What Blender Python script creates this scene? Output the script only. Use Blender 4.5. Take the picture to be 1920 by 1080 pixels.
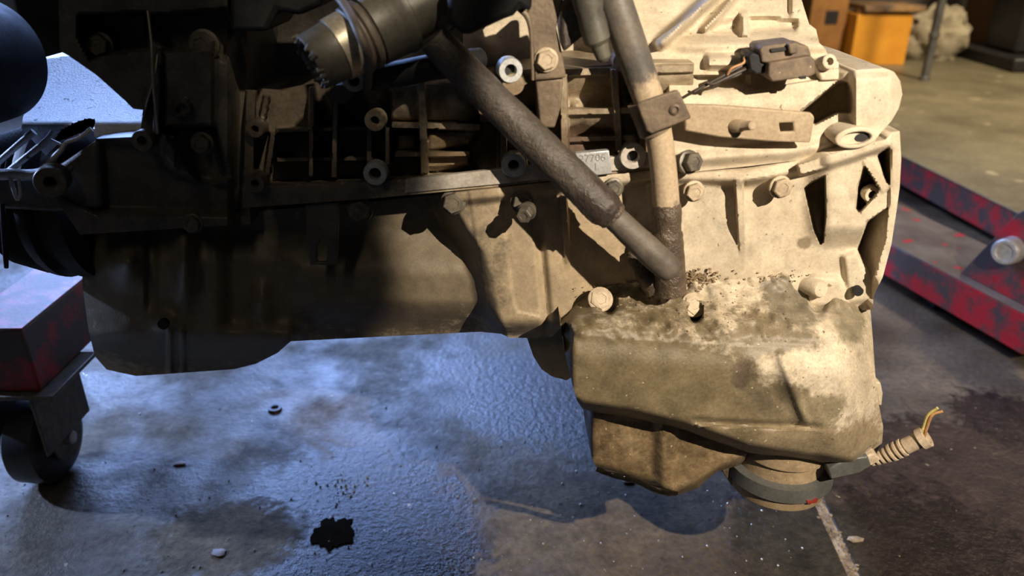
import bpy, bmesh, math, random
import numpy as np
from mathutils import Vector, Matrix
random.seed(7); np.random.seed(7)
for o in list(bpy.data.objects): bpy.data.objects.remove(o)
S = bpy.context.scene
# ------------------------------------------------------------------ camera
F = 1450.0; PITCH = math.radians(25.0); H = 0.68
CP, SP = math.cos(PITCH), math.sin(PITCH)
cd = bpy.data.cameras.new('camera'); cam = bpy.data.objects.new('camera', cd)
S.collection.objects.link(cam)
cam.location = (0, 0, H); cam.rotation_euler = (math.radians(90) - PITCH, 0, 0)
cd.sensor_width = 36; cd.lens = 36 * F / 1920; cd.clip_start = 0.02; cd.clip_end = 60
cd.dof.use_dof = True; cd.dof.focus_distance = 0.74; cd.dof.aperture_fstop = 5.0
S.camera = cam
S.view_settings.view_transform = 'Standard'; S.view_settings.look = 'None'
S.view_settings.exposure = 0.0; S.view_settings.gamma = 1.0
S.view_settings.use_curve_mapping = False
# ------------------------------------------------------------------ world and lights
wd = bpy.data.worlds.new('workshop_air'); S.world = wd; wd.use_nodes = True
wd.node_tree.nodes['Background'].inputs[0].default_value = (0.75, 0.80, 1.0, 1)
wd.node_tree.nodes['Background'].inputs[1].default_value = 0.018

def aim(o, tgt):
    d = Vector(tgt) - Vector(o.location)
    o.rotation_euler = d.to_track_quat('-Z', 'Y').to_euler()
def light(name, kind, loc, tgt, energy, color, **kw):
    l = bpy.data.lights.new(name, kind); l.energy = energy; l.color = color
    for k, v in kw.items(): setattr(l, k, v)
    o = bpy.data.objects.new(name, l); S.collection.objects.link(o)
    o.location = loc; aim(o, tgt); return o
# warm hand lamp held to the right of the photographer
light('work_lamp_warm', 'SPOT', (0.50, -0.16, 1.00), (0.449, 0.63, 0.548), 92, (1.0, 0.86, 0.68),
      spot_size=math.radians(58.0), spot_blend=0.12, shadow_soft_size=0.006)
# daylight from the open door behind the engine
light('door_daylight', 'AREA', (-1.45, 3.6, 1.75), (-0.55, 1.0, 0.0), 78, (0.31, 0.48, 1.0), shape='RECTANGLE', size=2.2, size_y=1.7, spread=math.radians(80))
# cold strip lamp low at the left
light('side_lamp_cold', 'SPOT', (-1.9, 1.05, 0.95), (-0.55, 0.85, 0.2), 150, (0.42, 0.58, 1.0),
      spot_size=math.radians(60), spot_blend=0.5, shadow_soft_size=0.03)
# ceiling lamp of the workshop
light('ceiling_lamp', 'AREA', (2.1, 1.5, 2.6), (2.2, 2.8, 0.0), 70, (1.0, 0.84, 0.62), shape='RECTANGLE', size=0.3, size_y=1.2, spread=math.radians(110))

light('hose_fill_spot', 'SPOT', (0.45, -0.40, 1.75), (-0.115, 0.60, 0.655), 110, (1.0, 0.84, 0.62), spot_size=math.radians(6.6), spot_blend=0.8, shadow_soft_size=0.02)  # narrow spot added to brighten the cut hose, no such lamp known
light('front_fill', 'AREA', (-0.5, -1.1, 2.3), (-0.2, 0.7, 0.2), 3.2, (1.0, 0.84, 0.60), shape='RECTANGLE', size=0.15, size_y=1.0)  # weak warm fill added from the front, not a known lamp

# ------------------------------------------------------------------ helpers
D0 = 0.62
def ray(px, py):
    u = (px - 960) / F; v = (540 - py) / F
    return np.array([u, CP + v * SP, -SP + v * CP])
def W(px, py, d):                       # point seen at (px,py), d millimetres behind the engine face
    r = ray(px, py); y = D0 + d / 1000.0
    t = y / r[1]; return Vector((r[0] * t, y, H + r[2] * t))
def WY(px, py, y): return W(px, py, (y - D0) * 1000)
def G(px, py, z=0.0):                   # point on a level plane
    r = ray(px, py); t = (z - H) / r[2]
    return Vector((r[0] * t, r[1] * t, z))
def pr(px, py, d, rpx):                 # a radius of rpx pixels at that place, in metres
    r = ray(px, py); t = (D0 + d / 1000.0) / r[1]
    return rpx * t / F
def Wn(x, y, d):                        # vectorised W
    u = (x - 960) / F; v = (540 - y) / F
    yy = D0 + d / 1000.0; t = yy / (CP + v * SP)
    return np.stack([u * t, yy, H + (-SP + v * CP) * t], 1)

WPOS = {}
def link(name, data, parent, pos):
    o = bpy.data.objects.new(name, data); S.collection.objects.link(o)
    WPOS[o] = Vector(pos)
    if parent is not None:
        o.parent = parent; o.location = WPOS[o] - WPOS[parent]
    else: o.location = WPOS[o]
    return o
def tag(o, label=None, cat=None, group=None, kind=None):
    if label: o['label'] = label
    if cat: o['category'] = cat
    if group: o['group'] = group
    if kind: o['kind'] = kind
    return o
def thing(name, pos, label, cat, group=None):
    return tag(link(name, None, None, pos), label, cat, group)
def build(name, bm, mat, parent=None, smooth=True, sharp=35, bevel=0, seg=2, sub=0):
    co = [v.co for v in bm.verts]
    mn = Vector((min(c.x for c in co), min(c.y for c in co), min(c.z for c in co)))
    mx = Vector((max(c.x for c in co), max(c.y for c in co), max(c.z for c in co)))
    pos = Vector(((mn.x + mx.x) / 2, (mn.y + mx.y) / 2, mn.z))
    for v in bm.verts: v.co -= pos
    me = bpy.data.meshes.new(name); bm.to_mesh(me); bm.free()
    if smooth:
        me.polygons.foreach_set('use_smooth', [True] * len(me.polygons))
        me.set_sharp_from_angle(angle=math.radians(sharp))
    me.materials.append(mat)
    o = link(name, me, parent, pos)
    if bevel:
        m = o.modifiers.new('bevel', 'BEVEL'); m.width = bevel; m.segments = seg
        m.limit_method = 'ANGLE'; m.angle_limit = math.radians(35)
    if sub:
        m = o.modifiers.new('sub', 'SUBSURF'); m.levels = sub; m.render_levels = sub
    return o
def smooth_loop(pts, n=4):
    P = [np.array(p, float) for p in pts]; out = []; N = len(P)
    for i in range(N):
        a, b, c, d = P[i - 1], P[i], P[(i + 1) % N], P[(i + 2) % N]
        for k in range(n):
            t = k / n
            out.append(tuple(.5 * (2 * b + (c - a) * t + (2 * a - 5 * b + 4 * c - d) * t * t + (3 * b - a - 3 * c + d) * t ** 3)))
    return out
def smooth_path(pts, n=6):
    P = [np.array(p, float) for p in pts]
    P = [2 * P[0] - P[1]] + P + [2 * P[-1] - P[-2]]; out = []
    for i in range(1, len(P) - 2):
        a, b, c, d = P[i - 1], P[i], P[i + 1], P[i + 2]
        for k in range(n):
            t = k / n
            out.append(.5 * (2 * b + (c - a) * t + (2 * a - 5 * b + 4 * c - d) * t * t + (3 * b - a - 3 * c + d) * t ** 3))
    out.append(P[-2]); return out
def fill2d(bm, loops):
    es = []
    for lp in loops:
        vs = [bm.verts.new((p[0], p[1], 0)) for p in lp]
        if len(loops) == 1: bm.faces.new(vs); return
        for i in range(len(vs)): es.append(bm.edges.new((vs[i], vs[(i + 1) % len(vs)])))
    bmesh.ops.triangle_fill(bm, edges=es, use_beauty=True)
def prism(name, pts, d0, d1, mat, parent=None, bevel=0.0015, holes=(), loop=False, sharp=35, fn=None):
    """outline in the photograph's pixels at depth d0 (mm), run straight back to d1"""
    if loop: pts = smooth_loop(pts)
    bm = bmesh.new(); fill2d(bm, [pts] + list(holes))
    for v in bm.verts:
        dd = fn(v.co.x, v.co.y) if fn else d0
        v.co = W(v.co.x, v.co.y, dd)
    r = bmesh.ops.extrude_face_region(bm, geom=bm.faces[:])
    for v in r['geom']:
        if isinstance(v, bmesh.types.BMVert): v.co.y += (d1 - d0) / 1000.0
    bmesh.ops.recalc_face_normals(bm, faces=bm.faces)
    return build(name, bm, mat, parent, bevel=bevel, sharp=sharp)
def ss(a, b, x):
    t = np.clip((x - a) / (b - a), 0, 1); return t * t * (3 - 2 * t)
def segd(x, y, x0, y0, x1, y1):
    dx, dy = x1 - x0, y1 - y0; L = dx * dx + dy * dy + 1e-9
    t = np.clip(((x - x0) * dx + (y - y0) * dy) / L, 0, 1)
    return np.hypot(x - x0 - t * dx, y - y0 - t * dy)
def sdp(x, y, poly):                    # signed distance, negative inside
    d = np.full(x.shape, 1e9); ins = np.zeros(x.shape, bool); n = len(poly)
    for i in range(n):
        x0, y0 = poly[i]; x1, y1 = poly[(i + 1) % n]
        d = np.minimum(d, segd(x, y, x0, y0, x1, y1))
        c = ((y0 > y) != (y1 > y)); ins ^= c & (x < (x1 - x0) * (y - y0) / ((y1 - y0) + 1e-12) + x0)
    return np.where(ins, -d, d)
SNAPS = []
def pock(d, x, y, poly, target, w=3):   # set the surface to a new depth inside a polygon
    if w <= 4: SNAPS.append(poly)
    sd = sdp(x, y, poly)
    m = np.where(target < d, ss(2 * w, 0, sd), ss(0, -2 * w, sd)) if w <= 4 else ss(w, -w, sd)
    return d * (1 - m) + target * m
def rib(d, x, y, seg, hw, top, w=3):
    x0, y0, x1, y1 = seg; L = math.hypot(x1 - x0, y1 - y0); nx, ny = -(y1 - y0) / L * hw, (x1 - x0) / L * hw
    t = np.minimum(top, d)
    if w > 4: m = ss(hw + w, hw - w, segd(x, y, *seg))
    else:
        q = [(x0 + nx, y0 + ny), (x1 + nx, y1 + ny), (x1 - nx, y1 - ny), (x0 - nx, y0 - ny)]
        SNAPS.append(q); m = ss(w, 0, sdp(x, y, q))
    return d * (1 - m) + t * m
def snap(x, y, polys, tol, lock):
    bx, by, bd = x.copy(), y.copy(), np.full(x.shape, tol)
    for poly in polys:
        n = len(poly)
        for i in range(n):
            x0, y0 = poly[i]; x1, y1 = poly[(i + 1) % n]; dx, dy = x1 - x0, y1 - y0
            t = np.clip(((x - x0) * dx + (y - y0) * dy) / (dx * dx + dy * dy + 1e-9), 0, 1)
            qx, qy = x0 + t * dx, y0 + t * dy; dd = np.hypot(x - qx, y - qy); k = dd < bd
            bx = np.where(k, qx, bx); by = np.where(k, qy, by); bd = np.where(k, dd, bd)
    return np.where(lock, x, bx), np.where(lock, y, by)
def bump(x, y, cx, cy, rx, ry, h): return h * np.exp(-(((x - cx) / rx) ** 2 + ((y - cy) / ry) ** 2))
_ph = np.random.rand(40, 4)
def lump(x, y, amp, wl):                # low uneven relief of a sand casting
    o = 0 * x
    for i in range(14):
        a = _ph[i, 0] * 6.283; k = 6.283 / (wl * (.6 + .9 * _ph[i, 1]))
        o = o + np.sin((x * math.cos(a) + y * math.sin(a)) * k + _ph[i, 2] * 6.283)
    return amp * o / 3.5
def interp(x, pts):
    return np.interp(x, [p[0] for p in pts], [p[1] for p in pts])
def relief(name, outline, depth, back, mat, parent, step=5, loop=False, sharp=50, holes=()):
    """a cast surface: outline in pixels, depth(x, y) in mm, closed back to a flat rear at 'back' mm"""
    if loop: outline = smooth_loop(outline)
    bm = bmesh.new(); fill2d(bm, [outline] + list(holes))
    xs = [p[0] for p in outline]; ys = [p[1] for p in outline]
    for ax, lo, hi in ((0, min(xs), max(xs)), (1, min(ys), max(ys))):
        c = lo + step * .5
        while c < hi:
            co = (c, 0, 0) if ax == 0 else (0, c, 0); no = (1, 0, 0) if ax == 0 else (0, 1, 0)
            bmesh.ops.bisect_plane(bm, geom=bm.verts[:] + bm.edges[:] + bm.faces[:], plane_co=co, plane_no=no, dist=1e-4)
            c += step
    vs = bm.verts[:]
    P = np.array([(v.co.x, v.co.y) for v in vs])
    SNAPS.clear(); depth(P[:, 0], P[:, 1]); sn = list(SNAPS)
    lock = np.array([v.is_boundary for v in vs])
    X, Y = snap(P[:, 0], P[:, 1], sn, step * .48, lock)
    d = depth(X, Y); C = Wn(X, Y, d)
    be = [e for e in bm.edges if e.is_boundary]
    for v, c in zip(vs, C): v.co = c
    r = bmesh.ops.extrude_edge_only(bm, edges=be)
    ne = [g for g in r['geom'] if isinstance(g, bmesh.types.BMEdge)]
    for g in r['geom']:
        if isinstance(g, bmesh.types.BMVert): g.co.y = D0 + back / 1000.0
    bmesh.ops.triangle_fill(bm, edges=[e for e in ne if e.is_boundary], use_beauty=False)
    bmesh.ops.recalc_face_normals(bm, faces=bm.faces)
    return build(name, bm, mat, parent, sharp=sharp)
def frame_of(axis):
    a = Vector(axis).normalized(); h = Vector((0, 0, 1)) if abs(a.z) < .9 else Vector((1, 0, 0))
    u = a.cross(h).normalized(); v = a.cross(u).normalized(); return a, u, v
def lathe_bm(bm, o, axis, prof, n=28, wob=0.0, closed=True):
    """prof: (distance along axis, radius) in metres"""
    a, u, v = frame_of(axis); o = Vector(o); rings = []
    for (t, r) in prof:
        ring = []
        for k in range(n):
            q = 2 * math.pi * k / n
            rr = r * (1 + wob * random.uniform(-1, 1))
            ring.append(bm.verts.new(o + a * t + (u * math.cos(q) + v * math.sin(q)) * rr))
        rings.append(ring)
    for i in range(len(rings) - 1):
        for k in range(n):
            bm.faces.new((rings[i][k], rings[i][(k + 1) % n], rings[i + 1][(k + 1) % n], rings[i + 1][k]))
    if closed:
        bm.faces.new(rings[0][::-1]); bm.faces.new(rings[-1])
    bmesh.ops.recalc_face_normals(bm, faces=bm.faces)
def lathe(name, o, axis, prof, mat, parent=None, n=28, sharp=35, wob=0.0):
    bm = bmesh.new(); lathe_bm(bm, o, axis, prof, n, wob)
    return build(name, bm, mat, parent, sharp=sharp)
def tube_bm(bm, pts, rad, n=14, wob=0.0, flat=1.0):
    pts = [Vector(p) for p in pts]; N = len(pts)
    if not hasattr(rad, '__len__'): rad = [rad] * N
    T = [(pts[min(i + 1, N - 1)] - pts[max(i - 1, 0)]).normalized() for i in range(N)]
    a, u, v = frame_of(T[0]); rings = []
    for i in range(N):
        u = (u - T[i] * u.dot(T[i])).normalized(); v = T[i].cross(u)
        ring = []
        for k in range(n):
            q = 2 * math.pi * k / n; rr = rad[i] * (1 + wob * random.uniform(-1, 1))
            ring.append(bm.verts.new(pts[i] + (u * math.cos(q) + v * math.sin(q) * flat) * rr))
        rings.append(ring)
    for i in range(N - 1):
        for k in range(n):
            bm.faces.new((rings[i][k], rings[i][(k + 1) % n], rings[i + 1][(k + 1) % n], rings[i + 1][k]))
    bm.faces.new(rings[0][::-1]); bm.faces.new(rings[-1])
    bmesh.ops.recalc_face_normals(bm, faces=bm.faces)
def ptube(name, spec, mat, parent=None, n=16, sm=6, wob=0.0, sharp=50):
    """spec rows: px, py, depth mm, radius px"""
    rows = [(*W(a, b, c), pr(a, b, c, r)) for a, b, c, r in spec]
    rows = smooth_path(rows, sm) if sm > 1 else rows
    bm = bmesh.new(); tube_bm(bm, [r[:3] for r in rows], [r[3] for r in rows], n, wob)
    return build(name, bm, mat, parent, sharp=sharp)
def box_bm(bm, mn, mx):
    x0, y0, z0 = mn; x1, y1, z1 = mx
    v = [bm.verts.new(c) for c in ((x0,y0,z0),(x1,y0,z0),(x1,y1,z0),(x0,y1,z0),(x0,y0,z1),(x1,y0,z1),(x1,y1,z1),(x0,y1,z1))]
    for f in ((0,3,2,1),(4,5,6,7),(0,1,5,4),(1,2,6,5),(2,3,7,6),(3,0,4,7)): bm.faces.new([v[i] for i in f])
def box(name, mn, mx, mat, parent=None, bevel=0.003):
    bm = bmesh.new(); box_bm(bm, mn, mx); return build(name, bm, mat, parent, bevel=bevel)
def slab(name, base4, z1, mat, parent=None, bevel=0.003):   # quad footprint (world xyz) run up to z1
    bm = bmesh.new(); lo = [bm.verts.new(p) for p in base4]; hi = [bm.verts.new((p[0], p[1], z1)) for p in base4]
    bm.faces.new(lo); bm.faces.new(hi)
    for i in range(4): bm.faces.new((lo[i], lo[(i+1) % 4], hi[(i+1) % 4], hi[i]))
    bmesh.ops.recalc_face_normals(bm, faces=bm.faces)
    return build(name, bm, mat, parent, bevel=bevel)

# ------------------------------------------------------------------ materials
def material(name, c1, c2, rough=0.8, rough2=None, scale=18, bump_s=0.25, bump_sc=260, metal=0.0,
             speck=None, stains=(), lo=0.35, hi=0.65, detail=8, spec=0.5, bump_d=0.0012, fine=0.25, mottle=None):
    m = bpy.data.materials.new(name); m.use_nodes = True; nt = m.node_tree; N = nt.nodes; L = nt.links
    b = N['Principled BSDF']; b.inputs['Metallic'].default_value = metal
    b.inputs['Specular IOR Level'].default_value = spec
    geo = N.new('ShaderNodeNewGeometry'); P = geo.outputs['Position']
    def noise(sc, det=6, ro=0.6):
        n = N.new('ShaderNodeTexNoise'); n.inputs['Scale'].default_value = sc
        n.inputs['Detail'].default_value = det; n.inputs['Roughness'].default_value = ro
        L.new(P, n.inputs['Vector']); return n
    def rng(sock, a, bb, o0=0.0, o1=1.0):
        r = N.new('ShaderNodeMapRange'); r.inputs[1].default_value = a; r.inputs[2].default_value = bb
        r.inputs[3].default_value = o0; r.inputs[4].default_value = o1; L.new(sock, r.inputs[0]); return r.outputs[0]
    def mix(fac, a, bb):
        x = N.new('ShaderNodeMix'); x.data_type = 'RGBA'
        if isinstance(fac, float): x.inputs[0].default_value = fac
        else: L.new(fac, x.inputs[0])
        for s, c in ((x.inputs[6], a), (x.inputs[7], bb)):
            if isinstance(c, tuple): s.default_value = (*c, 1)
            else: L.new(c, s)
        return x.outputs[2]
    def math_(op, a, bb):
        x = N.new('ShaderNodeMath'); x.operation = op
        for s, c in ((x.inputs[0], a), (x.inputs[1], bb)):
            if isinstance(c, (int, float)): s.default_value = c
            else: L.new(c, s)
        return x.outputs[0]
    n1 = noise(scale, detail, 0.65); f = rng(n1.outputs['Fac'], lo, hi)
    col = mix(f, c1, c2)
    rsock = rng(f, 0, 1, rough, rough2 if rough2 is not None else rough)
    nf = noise(bump_sc, 4, 0.7)
    if stains:
        nw = noise(48, 8, 0.75)
        for (p, r, c, ro, sx) in stains:
            sub = N.new('ShaderNodeVectorMath'); sub.operation = 'SUBTRACT'; L.new(P, sub.inputs[0]); sub.inputs[1].default_value = p
            sc_ = N.new('ShaderNodeVectorMath'); sc_.operation = 'MULTIPLY'; L.new(sub.outputs[0], sc_.inputs[0]); sc_.inputs[1].default_value = sx
            ln = N.new('ShaderNodeVectorMath'); ln.operation = 'LENGTH'; L.new(sc_.outputs[0], ln.inputs[0])
            dd = math_('ADD', math_('DIVIDE', ln.outputs['Value'], r), math_('MULTIPLY', math_('SUBTRACT', nw.outputs['Fac'], 0.5), 1.6))
            k = rng(dd, 1.05, 0.75)
            col = mix(k, col, c)
            rm = N.new('ShaderNodeMix'); rm.data_type = 'FLOAT'; L.new(k, rm.inputs[0]); L.new(rsock, rm.inputs[2]); rm.inputs[3].default_value = ro; rsock = rm.outputs[0]
    def scale_col(c, f):
        mu = N.new('ShaderNodeVectorMath'); mu.operation = 'SCALE'; L.new(c, mu.inputs[0]); L.new(f, mu.inputs['Scale']); return mu.outputs[0]
    if mottle:
        nm = noise(mottle[0], 7, 0.72); col = scale_col(col, rng(nm.outputs['Fac'], 0.32, 0.66, 1 - mottle[1], 1 + mottle[1] * .35))
    if fine: col = scale_col(col, rng(nf.outputs['Fac'], 0.3, 0.7, 1 - fine, 1 + fine * .5))
    for sp in ([speck] if isinstance(speck, tuple) else (speck or [])):
        sc, thr, c = sp; ns = noise(sc, 2, 0.5); col = mix(rng(ns.outputs['Fac'], thr, thr + 0.03), col, c)
    L.new(col, b.inputs['Base Color']); L.new(rsock, b.inputs['Roughness'])
    if bump_s:
        bp = N.new('ShaderNodeBump'); bp.inputs['Strength'].default_value = bump_s; bp.inputs['Distance'].default_value = bump_d
        L.new(nf.outputs['Fac'], bp.inputs['Height']); L.new(bp.outputs[0], b.inputs['Normal'])
    return m
def p3(px, py, d): return tuple(W(px, py, d))
DUST = (0.60, 0.515, 0.385); DUST2 = (0.47, 0.385, 0.27)
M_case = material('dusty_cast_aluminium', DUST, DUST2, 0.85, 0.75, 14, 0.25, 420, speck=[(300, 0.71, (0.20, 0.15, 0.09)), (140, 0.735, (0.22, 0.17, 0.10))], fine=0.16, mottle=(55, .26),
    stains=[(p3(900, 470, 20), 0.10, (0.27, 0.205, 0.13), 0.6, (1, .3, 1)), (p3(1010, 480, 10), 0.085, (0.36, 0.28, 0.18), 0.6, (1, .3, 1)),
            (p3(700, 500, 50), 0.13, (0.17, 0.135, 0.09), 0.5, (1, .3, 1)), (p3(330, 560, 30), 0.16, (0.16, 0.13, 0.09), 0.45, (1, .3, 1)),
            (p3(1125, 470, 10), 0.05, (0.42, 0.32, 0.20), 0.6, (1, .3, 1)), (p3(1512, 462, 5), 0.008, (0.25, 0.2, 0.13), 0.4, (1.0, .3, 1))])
M_pan = material('oily_dusty_pan', DUST, DUST2, 0.8, 0.7, 16, 0.3, 420, speck=[(320, 0.69, (0.13, 0.10, 0.06)), (200, 0.72, (0.45, 0.36, 0.24)), (110, .745, (.10, .075, .045))], fine=0.30, mottle=(42, .38),
    stains=[(p3(1160, 712, -50), 0.110, (0.165, 0.128, 0.072), 0.5, (.8, .1, 1.45)), (p3(1300, 735, -50), 0.050, (0.175, 0.138, 0.078), 0.5, (.8, .1, 1.1)),
            (p3(1400, 785, -50), 0.050, (0.20, 0.155, 0.09), 0.5, (.7, .1, 1.5)), (p3(1530, 835, -50), 0.042, (0.27, 0.21, 0.13), 0.5, (.5, .1, 1.2)),
            (p3(1455, 730, -50), 0.024, (0.17, 0.135, 0.085), 0.4, (.8, .1, 1.2)), (p3(1520, 745, -50), 0.022, (0.27, 0.22, 0.14), 0.4, (.8, .1, 1.2)),
            (p3(1430, 610, -30), 0.022, (0.20, 0.16, 0.10), 0.5, (.45, .1, 1.8)), (p3(1490, 560, -10), 0.018, (0.20, 0.17, 0.12), 0.5, (.6, .1, 1.4)),
            (p3(1600, 590, -10), 0.020, (0.25, 0.21, 0.14), 0.5, (.6, .1, 1.4)), (p3(1380, 690, -50), 0.010, (0.12, 0.09, 0.06), 0.5, (1, .1, .6))])
M_sump = material('oil_soaked_sump', (0.26, 0.185, 0.10), (0.11, 0.075, 0.04), 0.5, 0.3, 26, 0.4, 300, speck=(260, 0.70, (0.40, 0.30, 0.18)), fine=0.35, mottle=(50, .5))
M_block = material('grimy_cast_block', (0.50, 0.41, 0.28), (0.22, 0.165, 0.10), 0.6, 0.45, 20, 0.3, 330, speck=(240, 0.71, (0.12, 0.085, 0.05)), fine=0.25, mottle=(60, .4),
    stains=[(p3(1090, 268, 20), 0.035, (0.13, 0.085, 0.055), 0.45, (.8, .2, 1.8)), (p3(960, 220, 30), 0.045, (0.20, 0.14, 0.08), 0.5, (1, .2, 1)),
            (p3(800, 290, 20), 0.04, (0.17, 0.12, 0.07), 0.4, (.5, .2, 2)), (p3(560, 260, 30), 0.10, (0.10, 0.08, 0.06), 0.4, (1, .2, 1))])
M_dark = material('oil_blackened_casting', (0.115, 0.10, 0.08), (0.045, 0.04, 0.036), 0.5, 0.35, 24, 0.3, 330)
M_bright = material('bare_aluminium_bracket', (0.62, 0.63, 0.65), (0.42, 0.42, 0.44), 0.5, 0.35, 60, 0.4, 500, metal=0.2, speck=(180, 0.68, (0.05, 0.05, 0.05)))
M_mach = material('machined_flange_face', (0.62, 0.57, 0.50), (0.36, 0.31, 0.25), 0.42, 0.55, 70, 0.15, 500, metal=0.35)
M_wash = material('zinc_washer_steel', (0.60, 0.61, 0.61), (0.42, 0.42, 0.40), 0.38, 0.5, 120, 0.1, 600, metal=0.5)
M_bolt = material('dusty_bolt_steel', (0.46, 0.37, 0.25), (0.30, 0.23, 0.15), 0.6, 0.5, 90, 0.2, 500, metal=0.1)
M_dbolt = material('dark_bolt_steel', (0.16, 0.135, 0.10), (0.07, 0.06, 0.05), 0.45, 0.4, 90, 0.2, 500, metal=0.3)
M_hole = material('black_bore', (0.012, 0.010, 0.009), (0.006, 0.006, 0.006), 0.7, 0.7, 60, 0, 300)
M_foam = material('greasy_sleeve', (0.082, 0.064, 0.050), (0.040, 0.031, 0.025), 0.38, 0.62, 42, 0.75, 210, bump_d=0.0025, lo=.3, hi=.7,
    stains=[(p3(1128, 385, -58), 0.022, (0.045, 0.033, 0.028), 0.16, (1, .3, 1))])
M_rubber = material('dusty_rubber_hose', (0.125, 0.102, 0.080), (0.062, 0.051, 0.042), 0.6, 0.5, 40, 0.35, 300)
M_tube = material('dirty_steel_tube', (0.15, 0.122, 0.092), (0.080, 0.074, 0.068), 0.5, 0.42, 26, 0.2, 300,
    stains=[(p3(1232, 300, -40), 0.05, (0.42, 0.32, 0.21), 0.7, (1, .2, .8))])
M_grease = material('thick_grease', (0.115, 0.082, 0.055), (0.055, 0.040, 0.028), 0.25, 0.4, 60, 0.9, 170, bump_d=0.003)
M_plate = material('browned_steel_plate', (0.19, 0.140, 0.090), (0.10, 0.072, 0.050), 0.55, 0.5, 40, 0.35, 300, metal=0.1)
M_strip = material('dusty_strap', (0.40, 0.31, 0.20), (0.29, 0.215, 0.135), 0.7, 0.6, 25, 0.2, 380)
M_plas = material('black_plastic', (0.016, 0.016, 0.017), (0.008, 0.008, 0.009), 0.6, 0.5, 30, 0.25, 300, spec=.3)
M_drum = material('matte_black_drum', (0.010, 0.010, 0.011), (0.006, 0.006, 0.007), 0.75, 0.6, 30, 0.2, 300, spec=.15)
M_hosepl = material('dusty_hose_plastic', (0.10, 0.09, 0.068), (0.048, 0.045, 0.038), 0.5, 0.42, 22, 0.15, 300)
M_ring = material('dull_steel_ring', (0.42, 0.38, 0.30), (0.28, 0.25, 0.19), 0.35, 0.45, 40, 0.1, 300, metal=0.5)
M_conn = material('dusty_brown_plastic', (0.20, 0.140, 0.088), (0.085, 0.060, 0.040), 0.6, 0.55, 60, 0.2, 300, speck=(210, 0.70, (0.45, 0.36, 0.24)))
M_grey = material('grey_gasket', (0.105, 0.105, 0.098), (0.075, 0.075, 0.07), 0.5, 0.5, 40, 0.05, 300)
M_brass = material('dusty_sensor_body', (0.36, 0.265, 0.16), (0.25, 0.18, 0.105), 0.6, 0.5, 60, 0.2, 300, speck=(160, 0.70, (0.55, 0.45, 0.32)))
M_conduit = material('pale_conduit', (0.52, 0.42, 0.30), (0.35, 0.27, 0.18), 0.7, 0.7, 90, 0.15, 300)
M_wy = material('yellow_green_wire', (0.60, 0.52, 0.18), (0.45, 0.36, 0.14), 0.5, 0.5, 90, 0, 300)
M_wb = material('brown_wire', (0.48, 0.25, 0.11), (0.36, 0.18, 0.08), 0.5, 0.5, 90, 0, 300)
M_wd = material('dark_wire', (0.06, 0.045, 0.035), (0.03, 0.024, 0.02), 0.5, 0.5, 90, 0, 300)
M_redchip = material('red_chip', (0.30, 0.03, 0.02), (0.2, 0.03, 0.02), 0.5, 0.5, 90, 0, 300)
M_red = material('chipped_red_paint', (0.36, 0.012, 0.020), (0.060, 0.042, 0.038), 0.36, 0.45, 15, 0.25, 200, lo=0.40, hi=0.54, spec=0.5)
M_redtop = material('worn_red_top', (0.16, 0.13, 0.10), (0.10, 0.075, 0.060), 0.5, 0.4, 11, 0.3, 220, speck=(22, 0.66, (0.35, 0.03, 0.04)))
M_redtop2 = material('scuffed_red_beam_top', (0.22, 0.025, 0.038), (0.13, 0.10, 0.10), 0.5, 0.6, 26, 0.3, 220, lo=.44, hi=.56)
M_deck = material('oily_steel_deck', (0.21, 0.18, 0.105), (0.115, 0.095, 0.058), 0.5, 0.4, 3.2, 0.3, 90, speck=(9, 0.69, (0.33, 0.28, 0.17)))
M_orange = material('orange_painted_wood', (0.72, 0.32, 0.028), (0.60, 0.245, 0.018), 0.45, 0.55, 9, 0.1, 120, fine=.08)
M_wood = material('varnished_wood', (0.36, 0.165, 0.040), (0.22, 0.095, 0.024), 0.5, 0.5, 7, 0.15, 120)
M_lid = material('worn_wood_lid', (0.42, 0.235, 0.09), (0.12, 0.085, 0.065), 0.5, 0.5, 6, 0.2, 120, lo=.42, hi=.58)
M_sack = material('pale_sackcloth', (0.42, 0.36, 0.235), (0.24, 0.20, 0.13), 0.9, 0.9, 12, 0.4, 120)
M_post = material('grey_steel_post', (0.14, 0.135, 0.12), (0.085, 0.08, 0.072), 0.45, 0.5, 20, 0.1, 120, metal=.3)
M_black = material('black_machine', (0.018, 0.016, 0.015), (0.010, 0.009, 0.009), 0.55, 0.5, 8, 0.1, 120)
M_wall = material('dim_plaster', (0.13, 0.11, 0.08), (0.075, 0.062, 0.048), 0.9, 0.9, 3, 0.2, 60)
M_wheel = material('caster_wheel_black', (0.045, 0.045, 0.05), (0.02, 0.02, 0.024), 0.3, 0.4, 30, 0.1, 200)
M_oil = material('spilt_oil', (0.006, 0.005, 0.004), (0.012, 0.009, 0.006), 0.06, 0.12, 30, 0.15, 60)
M_dirt = material('dry_dirt', (0.30, 0.215, 0.125), (0.13, 0.09, 0.052), 0.95, 0.95, 150, 0.3, 500)
M_chip = material('bright_shaving', (0.75, 0.74, 0.70), (0.55, 0.52, 0.46), 0.25, 0.3, 60, 0, 300, metal=.7)
M_mortar = material('pale_joint_filler', (0.40, 0.33, 0.245), (0.15, 0.11, 0.075), 0.95, 0.9, 45, 0.6, 140, lo=.4, hi=.6)
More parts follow.
